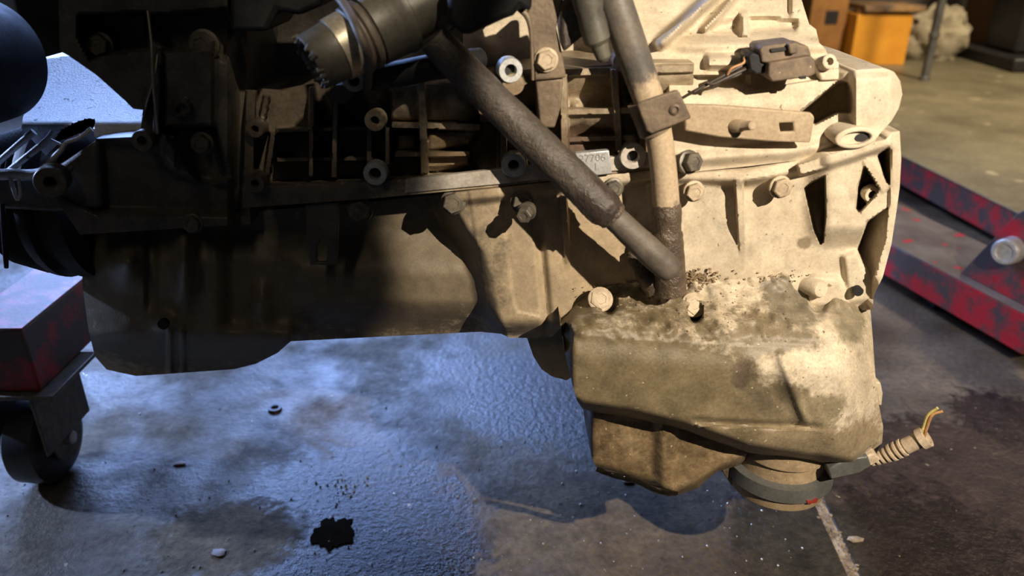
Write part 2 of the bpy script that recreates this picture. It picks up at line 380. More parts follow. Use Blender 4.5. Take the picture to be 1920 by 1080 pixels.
def floor_mat():
    st = []
    for (a, b, r, c, ro, sx) in ((640, 960, .16, (.030, .026, .022), .30, (1, 1, 1)), (740, 1010, .13, (.024, .021, .019), .25, (1, 1, 1)),
                             (1010, 740, .15, (.060, .052, .045), .35, (1, 1, 1)), (1800, 900, .24, (.055, .036, .024), .35, (1, 1.4, 1)),
                             (1760, 1040, .14, (.030, .021, .015), .25, (1, 1, 1)), (1490, 1000, .12, (.055, .047, .034), .30, (1.3, 1, 1)),
                             (1880, 780, .08, (.03, .022, .017), .25, (1, 1, 1)), (420, 1010, .10, (.150, .105, .055), .9, (1, 1.3, 1)), (1120, 960, .16, (.135, .105, .068), .85, (1, 1.5, 1))):
        st.append((tuple(G(a, b)), r, c, ro, sx))
    return material('oily_concrete', (0.150, 0.115, 0.072), (0.070, 0.052, 0.034), 0.80, 0.33, 6.0, 0.8, 110, speck=[(85, 0.735, (0.33, 0.26, 0.16)), (40, .72, (.03, .022, .016))], stains=st, bump_d=0.003, fine=.45, mottle=(24, .6), lo=.40, hi=.60)
M_floor = floor_mat()

# ------------------------------------------------------------------ setting
floor = tag(box('floor', (-4, -1.2, -0.10), (4.5, 7.2, -0.03), M_mortar, None, bevel=0), 'dark oily concrete workshop floor', None, None, 'structure')
ja, jb = G(1538, 945), G(1602, 1080); jd = (ja - jb).normalized(); jw = Vector((jd.y, -jd.x, 0)) * 0.007
jn, jf = jb - jd * 1.4, ja + jd * 6.2
def z_(v, z): return (v.x, v.y, z)
slab('floor_slab', [(-4, jn.y, -.03), z_(jn - jw, -.03), z_(jf - jw, -.03), (-4, jf.y, -.03)], 0.0, M_floor, floor, bevel=0.0012)
slab('floor_slab', [z_(jn + jw, -.03), (4.5, jn.y, -.03), (4.5, jf.y, -.03), z_(jf + jw, -.03)], 0.0, M_floor, floor, bevel=0.0012)
slab('joint_filler', [z_(jn - jw, -.03), z_(jn + jw, -.03), z_(jf + jw, -.03), z_(jf - jw, -.03)], -0.0018, M_mortar, floor, bevel=0)
bm = bmesh.new()
for i in range(130):
    p = ja + (jb - ja) * random.uniform(-.4, 1.15) + Vector((jd.y, -jd.x, 0)) * random.gauss(0, .005); q = random.uniform(.0008, .003)
    bmesh.ops.create_icosphere(bm, subdivisions=1, radius=q, matrix=Matrix.Translation((p.x, p.y, -.0015)) @ Matrix.Diagonal((random.uniform(.7, 1.6), random.uniform(.7, 1.6), .9, 1)))
tag(build('joint_rubble', bm, M_mortar, floor, sharp=20), None, None, None, 'stuff')
tag(box('wall_back', (-4, 6.6, -.03), (4.5, 6.75, 3.2), M_wall), 'dim back wall of the workshop', None, None, 'structure')

# ------------------------------------------------------------------ engine
eng = thing('engine', (0, 0.80, W(1250, 930, -20).z), 'dusty car engine with oil pan and cut hoses hanging over the floor', 'engine')
E = eng
# --- cylinder block with its ribbed web
def d_block(x, y):
    d = np.full(x.shape, 52.0)
    d = np.where(x > 930, 38.0, d)
    # cream panels in the middle bay
    for poly, t in (([(728, 168), (745, 158), (800, 152), (895, 148), (905, 215), (880, 232), (790, 230), (730, 228)], 18),
                    ([(742, 248), (782, 248), (782, 282), (742, 284)], 24), ([(800, 245), (900, 240), (880, 275), (800, 285)], 22),
                    ([(796, 292), (880, 288), (885, 312), (798, 318)], 26)):
        d = pock(d, x, y, poly, t, 6)
    d += bump(x, y, 760, 200, 22, 35, -10) + bump(x, y, 860, 195, 30, 30, -10) + bump(x, y, 845, 262, 25, 12, -5)
    # right cells slope deeper towards the bottom
    c = (x > 1050) & (x < 1300)
    d = np.where(c, 8 + 22 * ss(138, 205, y) , d)
    d = np.where(c & (y > 209), 8 + 20 * ss(212, 262, y), d)
    d = np.where(c & (y > 262), 20.0, d)
    d += np.where(c, bump(x, y, 1080, 200, 18, 12, -12), 0)
    for sg, hw, t in (((585, 165, 583, 330), 3.5, 6), ((630, 158, 626, 332), 4, 2), ((692, 240, 692, 310), 4, 12), ((727, 240, 727, 310), 4, 14),
                      ((520, 245, 700, 240), 3, 22), ((520, 300, 700, 297), 3, 24), ((500, 180, 486, 250), 4, 10), ((512, 250, 500, 330), 4, 10),
                      ((471, 170, 463, 400), 8, 6), ((790, 150, 796, 325), 6, 3), ((735, 234, 900, 238), 5, 6), ((740, 290, 880, 288), 4, 8),
                      ((945, 200, 943, 310), 5, 4), ((982, 200, 982, 310), 5, 4), ((900, 222, 1000, 214), 6, 6),
                      ((1015, 150, 1016, 300), 9, 2), ((1056, 140, 1060, 300), 6, -2), ((1152, 130, 1162, 285), 5, -6), ((1193, 130, 1206, 285), 5, -4),
                      ((1050, 136, 1300, 128), 6, 2), ((1056, 210, 1300, 205), 5, 0), ((1056, 262, 1200, 258), 4, 12)):
        d = rib(d, x, y, sg, hw, t, 2.5)
    # lower flange with machined strip
    top = interp(x, [(455, 345), (700, 336), (930, 318), (1230, 286), (1310, 278)])
    m = ss(-4, 4, y - top); d = d * (1 - m) + 0 * m
    for cx, cy, r in ((705, 224, 22), (482, 240, 20), (482, 342, 24), (705, 323, 24), (963, 307, 24), (1185, 290, 26)):
        m = ss(r + 3, r - 3, np.hypot(x - cx, y - cy)); d = d * (1 - m) + np.minimum(d, 0 if cy > 280 else 6) * m
    return d
blk = relief('engine_block', [(452, 165), (520, 168), (600, 155), (700, 150), (760, 150), (800, 148), (900, 142), (990, 130), (1060, 128), (1180, 118), (1310, 118),
      (1310, 332), (1230, 316), (930, 350), (700, 372), (455, 390)], d_block, 640, M_block, E, step=3)
# upper wall of the block leaning back
def d_upper(x, y):
    d = 100 - 78 * ss(1080, 1190, x) + 0.0
    d = d + (125 - y) * 0.42 * ss(1150, 1200, x)
    d = rib(d, x, y, (1352, -20, 1240, 80), 9, -4 + 0 * x + (125 - y) * .36, 9)
    d = rib(d, x, y, (1390, -20, 1322, 55), 5, 8 + (125 - y) * .36, 9)
    d = pock(d, x, y, [(1316, 62), (1350, 44), (1388, 34), (1388, 64)], d + 9, 7)
    d = pock(d, x, y, [(1400, 34), (1440, 33), (1495, 40), (1490, 56), (1405, 60)], d + 12, 6)
    d = rib(d, x, y, (1394, 25, 1396, 66), 5, d - 9, 4)
    d = d + -10 * ss(22, 0, np.abs(y - 84)) * ss(1235, 1290, x)
    d = d - 15 * ss(20, 4, np.abs(y - 115)) * ss(1318, 1330, x) * ss(1470, 1430, x)
    d = d + bump(x, y, 905, 85, 30, 25, -12)
    d = d + 12 * ss(1488, 1475, x) * ss(1465, 1478, x) * ss(40, 20, y)
    return d
relief('block_upper_casting', [(868, -60), (1494, -60), (1503, 0), (1517, 45), (1530, 55), (1536, 80), (1548, 92), (1556, 112), (1548, 140), (1300, 140), (1050, 150), (868, 150)],
       d_upper, 260, M_case, E, step=4)
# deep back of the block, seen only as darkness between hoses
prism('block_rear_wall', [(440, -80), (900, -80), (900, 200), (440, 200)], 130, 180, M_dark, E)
# shelf behind the loose plug
def d_shelf(x, y):
    d = 22 - 20 * ss(128, 200, y)
    d = pock(d, x, y, [(1300, 142), (1400, 134), (1405, 160), (1310, 172)], d + 10, 5)
    return d
relief('block_side_shelf', [(1255, 130), (1400, 124), (1548, 116), (1568, 122), (1572, 150), (1500, 172), (1400, 200), (1255, 215)], d_shelf, 160, M_case, E, step=5)
lathe('bracket_eye', W(1548, 118, 8), (0.15, -1, 0.35), [(-.006, pr(1548, 118, 8, 14)), (.006, pr(1548, 118, 8, 14)), (.0066, pr(1548, 118, 8, 12)), (.0066, pr(1548, 118, 8, 7)), (-.003, pr(1548, 118, 8, 6.5))], M_case, E, 20)
prism('bracket_tab', [(1530, 122), (1560, 112), (1574, 116), (1574, 150), (1540, 152)], 8, 30, M_case, E)

# --- gearbox side bracket
def d_brk(x, y):
    d = 2 + 0 * x
    d = d + 10 * ss(200, 150, y) * ss(1590, 1560, x)
    d = pock(d, x, y, [(1494, 212), (1560, 160), (1576, 149), (1590, 152), (1603, 176), (1604, 204), (1598, 214), (1570, 214), (1528, 236)], 62, 3)
    m = ss(1588, 1606, x); d = d * (1 - m) + (-16 + 10 * ss(150, 130, y) + 22 * ss(1665, 1695, x) ) * m
    d = d - 7 * ss(20, 0, np.abs(y - interp(x, [(1270, 300), (1480, 285), (1600, 262)]))) * ss(1600, 1570, x)
    r = np.hypot((x - 1608) / 40, (y - 259) / 21)
    d = d + 30 * ss(268, 300, y) * ss(1560, 1640, x)
    return d
brk = relief('gearbox_bracket', [(1262, 196), (1380, 174), (1490, 157), (1565, 146), (1578, 137), (1612, 131), (1655, 128), (1676, 134), (1688, 152), (1692, 176), (1686, 202), (1672, 226), (1650, 250), (1635, 272), (1590, 286), (1500, 300), (1400, 312), (1262, 326)],
       d_brk, 120, M_case, E, step=3)
def oval(cx, cy, rx, ry, n=32, tilt=-.12):
    return [(cx + rx * math.cos(2 * math.pi * k / n) - ry * tilt * 0, cy + ry * math.sin(2 * math.pi * k / n) + tilt * rx * math.cos(2 * math.pi * k / n)) for k in range(n)]
prism('bushing_ring', oval(1606, 259, 40, 20), -22, 6, M_case, brk, bevel=.0012, holes=[oval(1606, 260, 28, 12)])
prism('bushing_core', oval(1602, 261, 27, 11.5), -17.5, 4, M_case, brk, bevel=.0004)
prism('bushing_bore', oval(1616, 258, 13, 7.5), -18.2, -17, M_hole, brk, bevel=0)
stp = prism('mounting_strap', [(1284, 196), (1340, 197), (1420, 203), (1522, 212), (1528, 220), (1520, 268), (1440, 266), (1350, 258), (1284, 246)], -18, -13, M_strip, E,
      holes=[[(1461, 231), (1487, 230), (1489, 247), (1464, 248)]])
lathe('stud', W(1383, 236, -20), (0.5, -1, 0.25), [(-.004, pr(1383, 236, -20, 13)), (.004, pr(1383, 236, -20, 12)), (.006, pr(1383, 236, -20, 9)), (.016, pr(1383, 236, -20, 8.5)), (.017, pr(1383, 236, -20, 6))], M_strip, stp, 18)
# --- crankcase / upper oil pan
def d_case(x, y):
    top = interp(x, [(150, 425), (480, 402), (930, 352), (1230, 318), (1400, 322), (1560, 290), (1690, 248)])
    d = 12 + 0 * x
    # flange roll under the joint
    d = d - 12 * ss(22, 6, np.abs(y - top - 8))
    # tunnel part in the middle (barrel shaped)
    edge = interp(y, [(340, 842), (390, 850), (430, 872), (470, 900), (520, 918), (580, 928), (640, 945)])
    left = interp(y, [(380, 470), (430, 500), (500, 535), (560, 552), (640, 560)])
    tun = 62 - 26 * ss(420, 520, y) + 45 * ss(560, 640, y)
    tun = tun - 50 * ss(left + 60, left, x) * 0
    m = ss(edge + 10, edge - 42, x); d = d * (1 - m) + tun * m
    # front bulge on the left
    lb = 30 + 40 * ((x - 330) / 210) ** 2 * ss(330, 150, x) + 55 * ss(620, 700, y) + 18 * ss(500, 420, y)
    lb = lb + bump(x, y, 238, 492, 24, 32, -26) + bump(x, y, 345, 490, 17, 75, -28) + bump(x, y, 345, 440, 22, 20, -8)
    lb = lb + 7 * ss(18, 4, np.abs(x - 285)) * ss(600, 560, y) + bump(x, y, 312, 608, 22, 22, -14)
    lb = lb - 8 * ss(8, 2, np.abs(x - 318)) * ss(600, 640, y) - 8 * ss(8, 2, np.abs(x - 342)) * ss(600, 640, y)
    lb = lb + 16 * ss(400, 440, x) * ss(640, 590, y)
    lb = lb + bump(x, y, 490, 570, 22, 40, -16) + bump(x, y, 600, 585, 16, 18, 8)
    m = ss(left + 34, left - 20, x); d = d * (1 - m) + lb * m
    # foot rounding at its lower edge
    f = ss(905, 940, x) * ss(1075, 1040, x)
    d = d + f * 34 * ss(590, 634, y) ** 2
    d = d + 6 * ss(14, 0, np.abs(x - interp(y, [(400, 1008), (600, 1026)]))) * ss(400, 450, y)
    # scribe line of the casting
    for sg in ((937, 352, 962, 560), (962, 560, 972, 584), (972, 584, 1005, 592), (1005, 592, 1050, 606)): d = d + 2.2 * ss(3.2, 1, segd(x, y, *sg)) * 0
    for pl in ([(935, 352), (960, 560), (970, 586), (1005, 594), (1050, 608), (1050, 640), (920, 640), (880, 352)],): d = pock(d, x, y, pl, d - 1.6, 2)
    # casting fins
    d = rib(d, x, y, (1057, 368, 1066, 505), 4, 0 + 12 * ss(430, 510, y), 3)
    d = rib(d, x, y, (1217, 345, 1228, 455), 5, 2 + 10 * ss(400, 470, y), 3)
    d = rib(d, x, y, (1385, 335, 1394, 490), 5, -1 + 13 * ss(400, 490, y), 3)
    # gentle waves of the right hand wall
    d = d + 2 * np.cos((x - 1300) / 34.0) * ss(1260, 1300, x) * ss(1480, 1440, x) * ss(340, 380, y)
    d = d + bump(x, y, 1420, 335, 60, 14, -8)
    # bell housing end: buttress, windows and rim
    d = d - 18 * ss(1500, 1560, x) * ss(470, 420, y)
    d = pock(d, x, y, [(1506, 352), (1520, 340), (1549, 326), (1551, 400), (1546, 452), (1538, 462), (1524, 430)], 52, 3)
    d = pock(d, x, y, [(1622, 300), (1632, 300), (1640, 330), (1652, 352), (1640, 372), (1612, 402), (1602, 392), (1606, 350)], 40, 4)
    d = pock(d, x, y, [(1643, 290), (1670, 272), (1670, 352), (1660, 340)], 60, 3)
    d = pock(d, x, y, [(1625, 414), (1667, 386), (1662, 450), (1638, 522), (1618, 494), (1606, 468)], 60, 3)
    d = rib(d, x, y, (1626, 300, 1662, 356), 8, -8, 4); d = rib(d, x, y, (1662, 356, 1614, 408), 6, -6, 4)
    m = ss(22, 18, np.hypot(x - 1636, y - 364)); d = d * (1 - m) + np.minimum(d, 6) * m
    rim = interp(y, [(245, 1682), (380, 1677), (450, 1668), (530, 1645)])
    m = ss(13, 7, np.abs(x - rim)); d = d * (1 - m) + -10 * m
    d = rib(d, x, y, (1500, 318, 1668, 266), 9, -12, 4)
    d = d + lump(x, y, .14, 34)
    # steps where the wall meets the lower pan
    d = pock(d, x, y, [(1606, 470), (1640, 530), (1640, 565), (1590, 570), (1580, 480)], 4, 8)
    d = pock(d, x, y, [(1512, 524), (1530, 514), (1570, 520), (1590, 545), (1590, 575), (1515, 575)], 5, 8)
    return d
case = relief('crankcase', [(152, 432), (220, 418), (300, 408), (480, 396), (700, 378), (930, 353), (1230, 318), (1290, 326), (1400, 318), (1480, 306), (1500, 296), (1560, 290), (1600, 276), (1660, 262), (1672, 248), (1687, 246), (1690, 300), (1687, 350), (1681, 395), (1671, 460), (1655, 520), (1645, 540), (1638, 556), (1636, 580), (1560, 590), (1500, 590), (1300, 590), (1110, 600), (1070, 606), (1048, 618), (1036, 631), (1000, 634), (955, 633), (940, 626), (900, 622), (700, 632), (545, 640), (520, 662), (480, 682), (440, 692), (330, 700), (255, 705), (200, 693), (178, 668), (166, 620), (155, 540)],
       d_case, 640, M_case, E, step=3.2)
def washer(px, py, d, r, ri, mat, parent, axis=(0, -1, 0.05), th=.006, fill=True):
    q, qi = pr(px, py, d, r), pr(px, py, d, ri); o = W(px, py, d)
    w = lathe('flange_bush', o, axis, [(-.006, q), (th - .001, q), (th, q * .95), (th, qi * 1.08), (th - .001, qi), (-.002, qi)], mat, parent, 30)
    if fill: lathe('bush_bore', o, axis, [(-.005, qi * 1.02), (-.001, qi * 1.02)], M_hole, w, 18)
    return w
# hole plugs and small bores on the crankcase
def bore(px, py, d, r, parent, axis=(0, -1, 0)):
    q = pr(px, py, d, r); return lathe('bore', W(px, py, d), axis, [(-.004, q), (0.0015, q)], M_hole, parent, 18)
washer(1634, 364, 4, 15, 8, M_case, case, th=.003); bore(1609, 546, -4, 9, case); bore(306, 608, 14, 10, case)
# --- lower oil pan box
def d_pan(x, y):
    cr = interp(x, [(1050, 612), (1110, 625), (1350, 642), (1450, 646), (1640, 652)])      # crest line of the shoulder
    bot = interp(x, [(1050, 745), (1090, 768), (1280, 795), (1400, 810), (1660, 835)])
    top = interp(x, [(1050, 590), (1110, 545), (1290, 528), (1500, 520), (1640, 545)])
    d = -58 + 66 * ss(0, 1, np.clip((cr - y) / np.maximum(cr - top, 20), 0, 1)) ** 1.0
    d = np.where(y > cr, -58.0, d)
    d = d - 6 * ss(0, 60, y - cr) * ss(60, 0, y - bot)
    # right part: rounded corner turning back
    d = d + 46 * ss(1530, 1665, x) ** 2
    # step between flat left face and right bulge
    edge = interp(y, [(640, 1350), (690, 1410), (740, 1470), (800, 1520), (860, 1560)])
    d = d - 5 * ss(-30, 40, x - edge) * ss(640, 690, y)
    d = d - 3 * ss(12, 2, segd(x, y, 1463, 665, 1512, 790)) + 2 * ss(20, 4, segd(x, y, 1440, 680, 1485, 790))
    # crease and under-roll
    d = d + 5 * ss(9, 2, np.abs(y - interp(x, [(1280, 788), (1400, 796), (1540, 800)]))) * ss(1280, 1320, x) * ss(1560, 1500, x)
    lowb = interp(x, [(1050, 745), (1090, 772), (1180, 786), (1290, 812), (1400, 852), (1500, 868), (1600, 880), (1660, 840)])
    d = d + 38 * ss(28, 0, lowb - y) ** 2
    d = d + 30 * ss(1085, 1050, x) ** 2
    # seam along the crest
    d = d + 1.8 * ss(4, -1, y - cr) + bump(x, y, 1350, 600, 22, 30, -8) + bump(x, y, 1160, 590, 40, 18, -6)
    d = d + 8 * ss(1470, 1500, x) * ss(1580, 1540, x) * ss(600, 560, y)
    # hollows beside the pan bolts
    for cx, cy, rx, ry, h in ((1142, 572, 14, 18, 38), (1304, 586, 14, 20, 36), (1256, 540, 36, 12, 14), (1535, 560, 20, 30, 12), (1062, 632, 10, 26, 24)):
        d = d + h * ss(1.15, .75, np.hypot((x - cx) / rx, (y - cy) / ry))
    d = d + lump(x, y, 1.6, 26) * ss(650, 610, y) + lump(x, y, .15, 50)
    return d
pan = relief('oil_pan', [(1050, 606), (1058, 590), (1080, 572), (1108, 548), (1150, 534), (1220, 528), (1290, 528), (1380, 524), (1470, 514), (1520, 520), (1545, 545), (1580, 552), (1615, 560), (1632, 580), (1637, 640), (1641, 700), (1648, 760), (1656, 800), (1654, 830), (1640, 855), (1600, 876), (1560, 874), (1500, 864), (1400, 848), (1340, 828), (1290, 808), (1200, 786), (1110, 772), (1092, 766), (1082, 752), (1072, 715), (1060, 665)],
       d_pan, 420, M_pan, E, step=4)
def d_sump(x, y):
    d = -22 + 0 * x
    d = d - 10 * ss(1218, 1246, x) + 5 * ss(1260, 1274, x)
    d = d + 30 * ss(1118, 1094, x) ** 2 + 26 * ss(0, 26, y - interp(x, [(1095, 858), (1120, 862), (1215, 892), (1260, 912), (1310, 892), (1345, 868), (1400, 846)])) ** 2
    d = d + bump(x, y, 1180, 850, 40, 30, -3) + lump(x, y, .3, 30)
    d = d + np.where(y < 800, -6 * ss(800, 770, y), 0)
    return d
smp = relief('sump_well', [(1092, 750), (1300, 770), (1412, 820), (1396, 862), (1388, 872), (1345, 884), (1325, 900), (1308, 916), (1272, 928), (1240, 924), (1210, 909), (1150, 892), (1118, 879), (1108, 850), (1098, 800)],
       d_sump, 380, M_sump, pan, step=4)
relief('pan_rear_web', [(980, 610), (1062, 600), (1085, 700), (1062, 713), (1035, 706), (1015, 692), (1000, 668)], lambda x, y: 70 + 0 * x, 200, M_case, pan, step=10)
ptube('oil_bead', [(1118, 878, -28, 5), (1140, 886, -30, 6), (1165, 892, -32, 7), (1190, 900, -33, 6), (1215, 912, -33, 6), (1245, 922, -33, 7), (1268, 925, -30, 5)], M_oil, smp, 10, 3, wob=.25)
prism('side_tab', [(1642, 716), (1652, 718), (1656, 738), (1654, 762), (1646, 760)], -4, 10, M_case, pan)

# --- oil level sensor under the pan
sc = W(1460, 868, 10)
def rp(r): return pr(1465, 900, 10, r)
sens = lathe('oil_level_sensor', (sc.x, sc.y, W(1465, 896, 10).z), (0, 0, 1), [(0, rp(72)), (.004, rp(84)), (.018, rp(84)), (.0185, rp(80)), (.040, rp(78)), (.043, rp(84)), (.075, rp(84))], M_brass, E, 40)
lathe('sealing_ring', (sc.x, sc.y, W(1465, 888, 10).z), (0, 0, 1), [(.006, rp(86)), (.006, rp(97)), (.021, rp(97)), (.021, rp(86))], M_grey, sens, 40)
lathe('sensor_base', (sc.x, sc.y, W(1465, 888, 10).z), (0, 0, 1), [(-.008, rp(70)), (-.007, rp(88)), (.004, rp(92)), (.0055, rp(92))], M_brass, sens, 40)
prism('sensor_lug', [(1352, 882), (1385, 868), (1420, 880), (1400, 902), (1372, 912)], 0, 40, M_grease, sens)
prism('red_paint_mark', [(1512, 938), (1522, 941), (1534, 937), (1531, 943), (1515, 945)], -42, -39, M_redchip, sens, bevel=0)
prism('sensor_plug', [(1553, 880), (1585, 862), (1628, 856), (1634, 874), (1612, 888), (1558, 900)], -42, -12, M_grey, sens)
prism('plug_neck', [(1612, 860), (1640, 850), (1652, 862), (1636, 874), (1616, 874)], -38, -16, M_conduit, sens)
a, b = W(1630, 868, -25), W(1738, 818, -40)
ax = b - a; Ln = ax.length; prof = []
ra = pr(1680, 840, -30, 1)
nr = 7
for i in range(nr):
    t0 = i / nr * .62 * Ln; w = .62 * Ln / nr; g = (9 + 8 * min(i / 4, 1)) * ra; q = g * .72
    prof += [(t0, q), (t0 + w * .3, q), (t0 + w * .42, g), (t0 + w * .8, g), (t0 + w * .95, q)]
prof += [(.64 * Ln, 15 * ra), (.88 * Ln, 15 * ra), (.89 * Ln, 20 * ra), (1.0 * Ln, 20 * ra), (1.0 * Ln, 14 * ra), (.93 * Ln, 12 * ra)]
cdt = lathe('corrugated_conduit', a, ax, prof, M_conduit, sens, 24)
ptube('wire', [(1722, 826, -36, 3.5), (1732, 800, -38, 3.2), (1740, 778, -40, 3), (1758, 765, -44, 3)], M_wy, sens, 8, 5)
ptube('wire', [(1730, 826, -36, 3.5), (1738, 800, -40, 3.2), (1748, 778, -42, 3), (1768, 771, -44, 3)], M_wb, sens, 8, 5)

# --- bolts
def hexbolt(px, py, d, r, mat, parent, axis=(0.06, -1, 0.12), head=1.0, rot=0.3, name='bolt'):
    q = pr(px, py, d, r); o = W(px, py, d); a, u, v = frame_of(axis); bm = bmesh.new()
    lathe_bm(bm, o, axis, [(-q * .8, q * 1.0), (q * .12, q * 1.22), (q * .26, q * 1.18), (q * .34, q * .95)], 22)
    h = q * head
    prof = [(q * .2, 1.0), (h * .92, 1.0), (h, .9), (h, .55), (h * .93, .5)]
    rings = []
    for t, s in prof:
        rings.append([bm.verts.new(o + a * t + (u * math.cos(rot + k * math.pi / 3) + v * math.sin(rot + k * math.pi / 3)) * q * s) for k in range(6)])
    for i in range(len(rings) - 1):
        for k in range(6): bm.faces.new((rings[i][k], rings[i][(k+1) % 6], rings[i+1][(k+1) % 6], rings[i+1][k]))
    bm.faces.new(rings[0][::-1]); bm.faces.new(rings[-1]); bmesh.ops.recalc_face_normals(bm, faces=bm.faces)
    return build(name, bm, mat, parent, sharp=25)
for px, py, d, r, m in ((1300, 358, -4, 17, M_bolt), (1462, 350, -6, 18, M_bolt), (978, 378, -2, 18, M_dbolt), (850, 378, 6, 20, M_dbolt), (676, 392, 10, 20, M_dbolt),
                        (1150, 352, -2, 16, M_dbolt), (362, 418, 10, 16, M_dbolt)):
    hexbolt(px, py, d, r, m, case)
for px, py in ((1125, 562), (1300, 572)):
    hexbolt(px, py, -6, 20, M_bolt, pan, axis=(.1, -.8, .6), head=.5)
hexbolt(988, 396, -22, 15, M_dbolt, case, axis=(-.3, -1, -.1), head=1.6, rot=.1)
lathe('locating_plug', W(1530, 540, 2), (.3, -1, .2), [(-.02, pr(1530, 540, -14, 18)), (.004, pr(1530, 540, -14, 18)), (.007, pr(1530, 540, -14, 14))], M_case, case, 22)
# ringed holes with washers along the flange
washer(705, 323, -4, 22, 11, M_wash, blk); washer(963, 307, -4, 23, 10, M_wash, blk); washer(1185, 291, -5, 24, 11, M_mach, blk)
washer(955, 130, -6, 23, 11, M_wash, blk, axis=(.2, -1, 0)); washer(666, 150, -4, 20, 10, M_mach, blk)
washer(705, 224, 0, 20, 8, M_block, blk); washer(482, 240, 4, 16, 7, M_block, blk); washer(482, 341, -4, 18, 7, M_block, blk)
lathe('boss_column', W(955, 130, 60), (0.05, -1, 0), [(0, pr(955, 130, 0, 22)), (.07, pr(955, 130, 0, 20))], M_block, blk, 20)
lathe('boss_column', W(666, 150, 60), (0.0, -1, 0), [(0, pr(666, 150, 0, 18)), (.064, pr(666, 150, 0, 18))], M_block, blk, 20)
# machined strip along the joint, with the stamped pad
prism('machined_strip', [(760, 337), (930, 318), (1050, 305), (1232, 286), (1232, 312), (1130, 323), (930, 346), (760, 362)], -3, 2, M_mach, blk, bevel=.0004)
pad = prism('stamped_pad', [(1078, 288), (1142, 282), (1148, 326), (1100, 331)], -7, 0, M_wash, blk, bevel=.0008)
def stamp(txt, px, py, size_px, parent):
    cu = bpy.data.curves.new('stamped_number', 'FONT'); cu.body = txt; cu.size = pr(px, py, -7, size_px); cu.extrude = .0002
    tmp = bpy.data.objects.new('tmp', cu); S.collection.objects.link(tmp)
    me = bpy.data.meshes.new_from_object(tmp); bpy.data.objects.remove(tmp)
    me.materials.append(M_chip); o = link('stamped_number', me, parent, W(px, py, -7.2))
    o.rotation_euler = (math.radians(90), math.radians(-4), 0); return o
stamp('27706', 1086, 304, 20, pad); stamp('1', 1112, 319, 20, pad)
# big hexagon beside the dipstick tube, its shade put into darker steel
hexbolt(1290, 304, -12, 19, M_dbolt, E, axis=(.45, -1, .3), head=1.2, rot=.0, name='drain_plug')
# bracket foot plates under the flange
br = prism('cable_bracket', [(572, 382), (636, 378), (632, 498), (580, 498), (574, 460)], 4, 9, M_dark, E, holes=[[(594, 462), (600, 452), (610, 454), (613, 466), (612, 492), (594, 492)]])

# --- tubes and hoses
fh = ptube('sleeved_hose', [(812, 72, -26, 30), (850, 112, -26, 33), (920, 182, -28, 33), (1000, 262, -34, 34), (1060, 320, -42, 34), (1105, 364, -43, 35), (1130, 388, -44, 36), (1146, 402, -44, 29)], M_foam, E, 24, 6, wob=.025)
ptube('hose_end', [(1138, 394, -44, 24), (1160, 416, -44, 24), (1200, 454, -44, 26), (1232, 484, -44, 27), (1256, 506, -44, 24), (1264, 513, -44, 14)], M_rubber, fh, 20, 6, wob=.02)
ptube('clamp_band', [(1140, 396, -44, 30), (1150, 406, -44, 29)], M_grease, fh, 20, 1, wob=.03)
dp = ptube('dipstick_tube', [(1142, -30, -24, 32), (1166, 40, -24, 32), (1190, 110, -23, 31), (1214, 180, -22, 29), (1232, 240, -21, 26), (1243, 310, -20, 25), (1250, 392, -20, 25)], M_tube, E, 24, 6)
ptube('greasy_boot', [(1250, 380, -20, 25), (1250, 400, -20, 28), (1252, 430, -20, 25), (1252, 440, -20, 28), (1253, 480, -19, 30), (1256, 515, -19, 29), (1257, 546, -18, 30)], M_grease, dp, 24, 4, wob=.03)
ptube('broken_stub', [(1184, 470, 6, 12), (1198, 492, 0, 17), (1216, 518, -8, 22), (1232, 545, -12, 22)], M_grease, E, 14, 4, wob=.1)
cl = prism('clamp_plate', [(1194, 196), (1205, 190), (1268, 169), (1274, 172), (1297, 222), (1222, 252), (1212, 246)], -46, -42, M_plate, dp)
lathe('plate_rivet', W(1265, 205, -46), (0, -1, 0), [(-.002, pr(1265, 205, -70, 11)), (.001, pr(1265, 205, -70, 11)), (.002, pr(1265, 205, -70, 7)), (.0005, pr(1265, 205, -70, 5))], M_plate, cl, 16)
ptube('clamp_loop', [(1208, 188, -24, 33), (1218, 218, -24, 31), (1227, 246, -23, 30)], M_plate, dp, 24, 1)
# --- cut coolant hose with quick coupling
A, B = W(584, 118, -46), W(870, -30, 14)
ax = (B - A).normalized(); q1 = pr(600, 110, -44, 1)
def rim(o, axis, prof, name, mat, parent, n=32, wob=0): return lathe(name, o, axis, prof, mat, parent, n, 35, wob)
pxm = (W(760, 27, -9) - A).length / 195.0
ch = rim(A, ax, [(22 * pxm, 38 * q1), (2 * pxm, 44 * q1), (-2 * pxm, 50 * q1), (2 * pxm, 53 * q1), (48 * pxm, 57 * q1), (52 * pxm, 50 * q1)], 'cut_coolant_hose', M_hosepl, E)
bm = bmesh.new(); lathe_bm(bm, A, ax, [(19 * pxm, 37 * q1), (21 * pxm, 39 * q1)], 24, closed=True); build('hose_bore', bm, M_hole, ch)
for k in range(26):
    q = random.uniform(0, 2 * math.pi); a_, u_, v_ = frame_of(ax); rr = random.uniform(41, 53) * q1
    bm = bmesh.new(); p = A + (u_ * math.cos(q) + v_ * math.sin(q)) * rr
    tube_bm(bm, [p + ax * 4 * pxm, p - ax * random.uniform(2, 9) * pxm + Vector((random.uniform(-1, 1), 0, random.uniform(-1, 1))) * .002], [.0028, .0009], 6, .2)
    build('torn_fringe', bm, M_hosepl, ch)
rim(A, ax, [(48 * pxm, 56 * q1), (49 * pxm, 60 * q1), (80 * pxm, 61 * q1), (81 * pxm, 56 * q1)], 'crimp_ring', M_ring, ch)
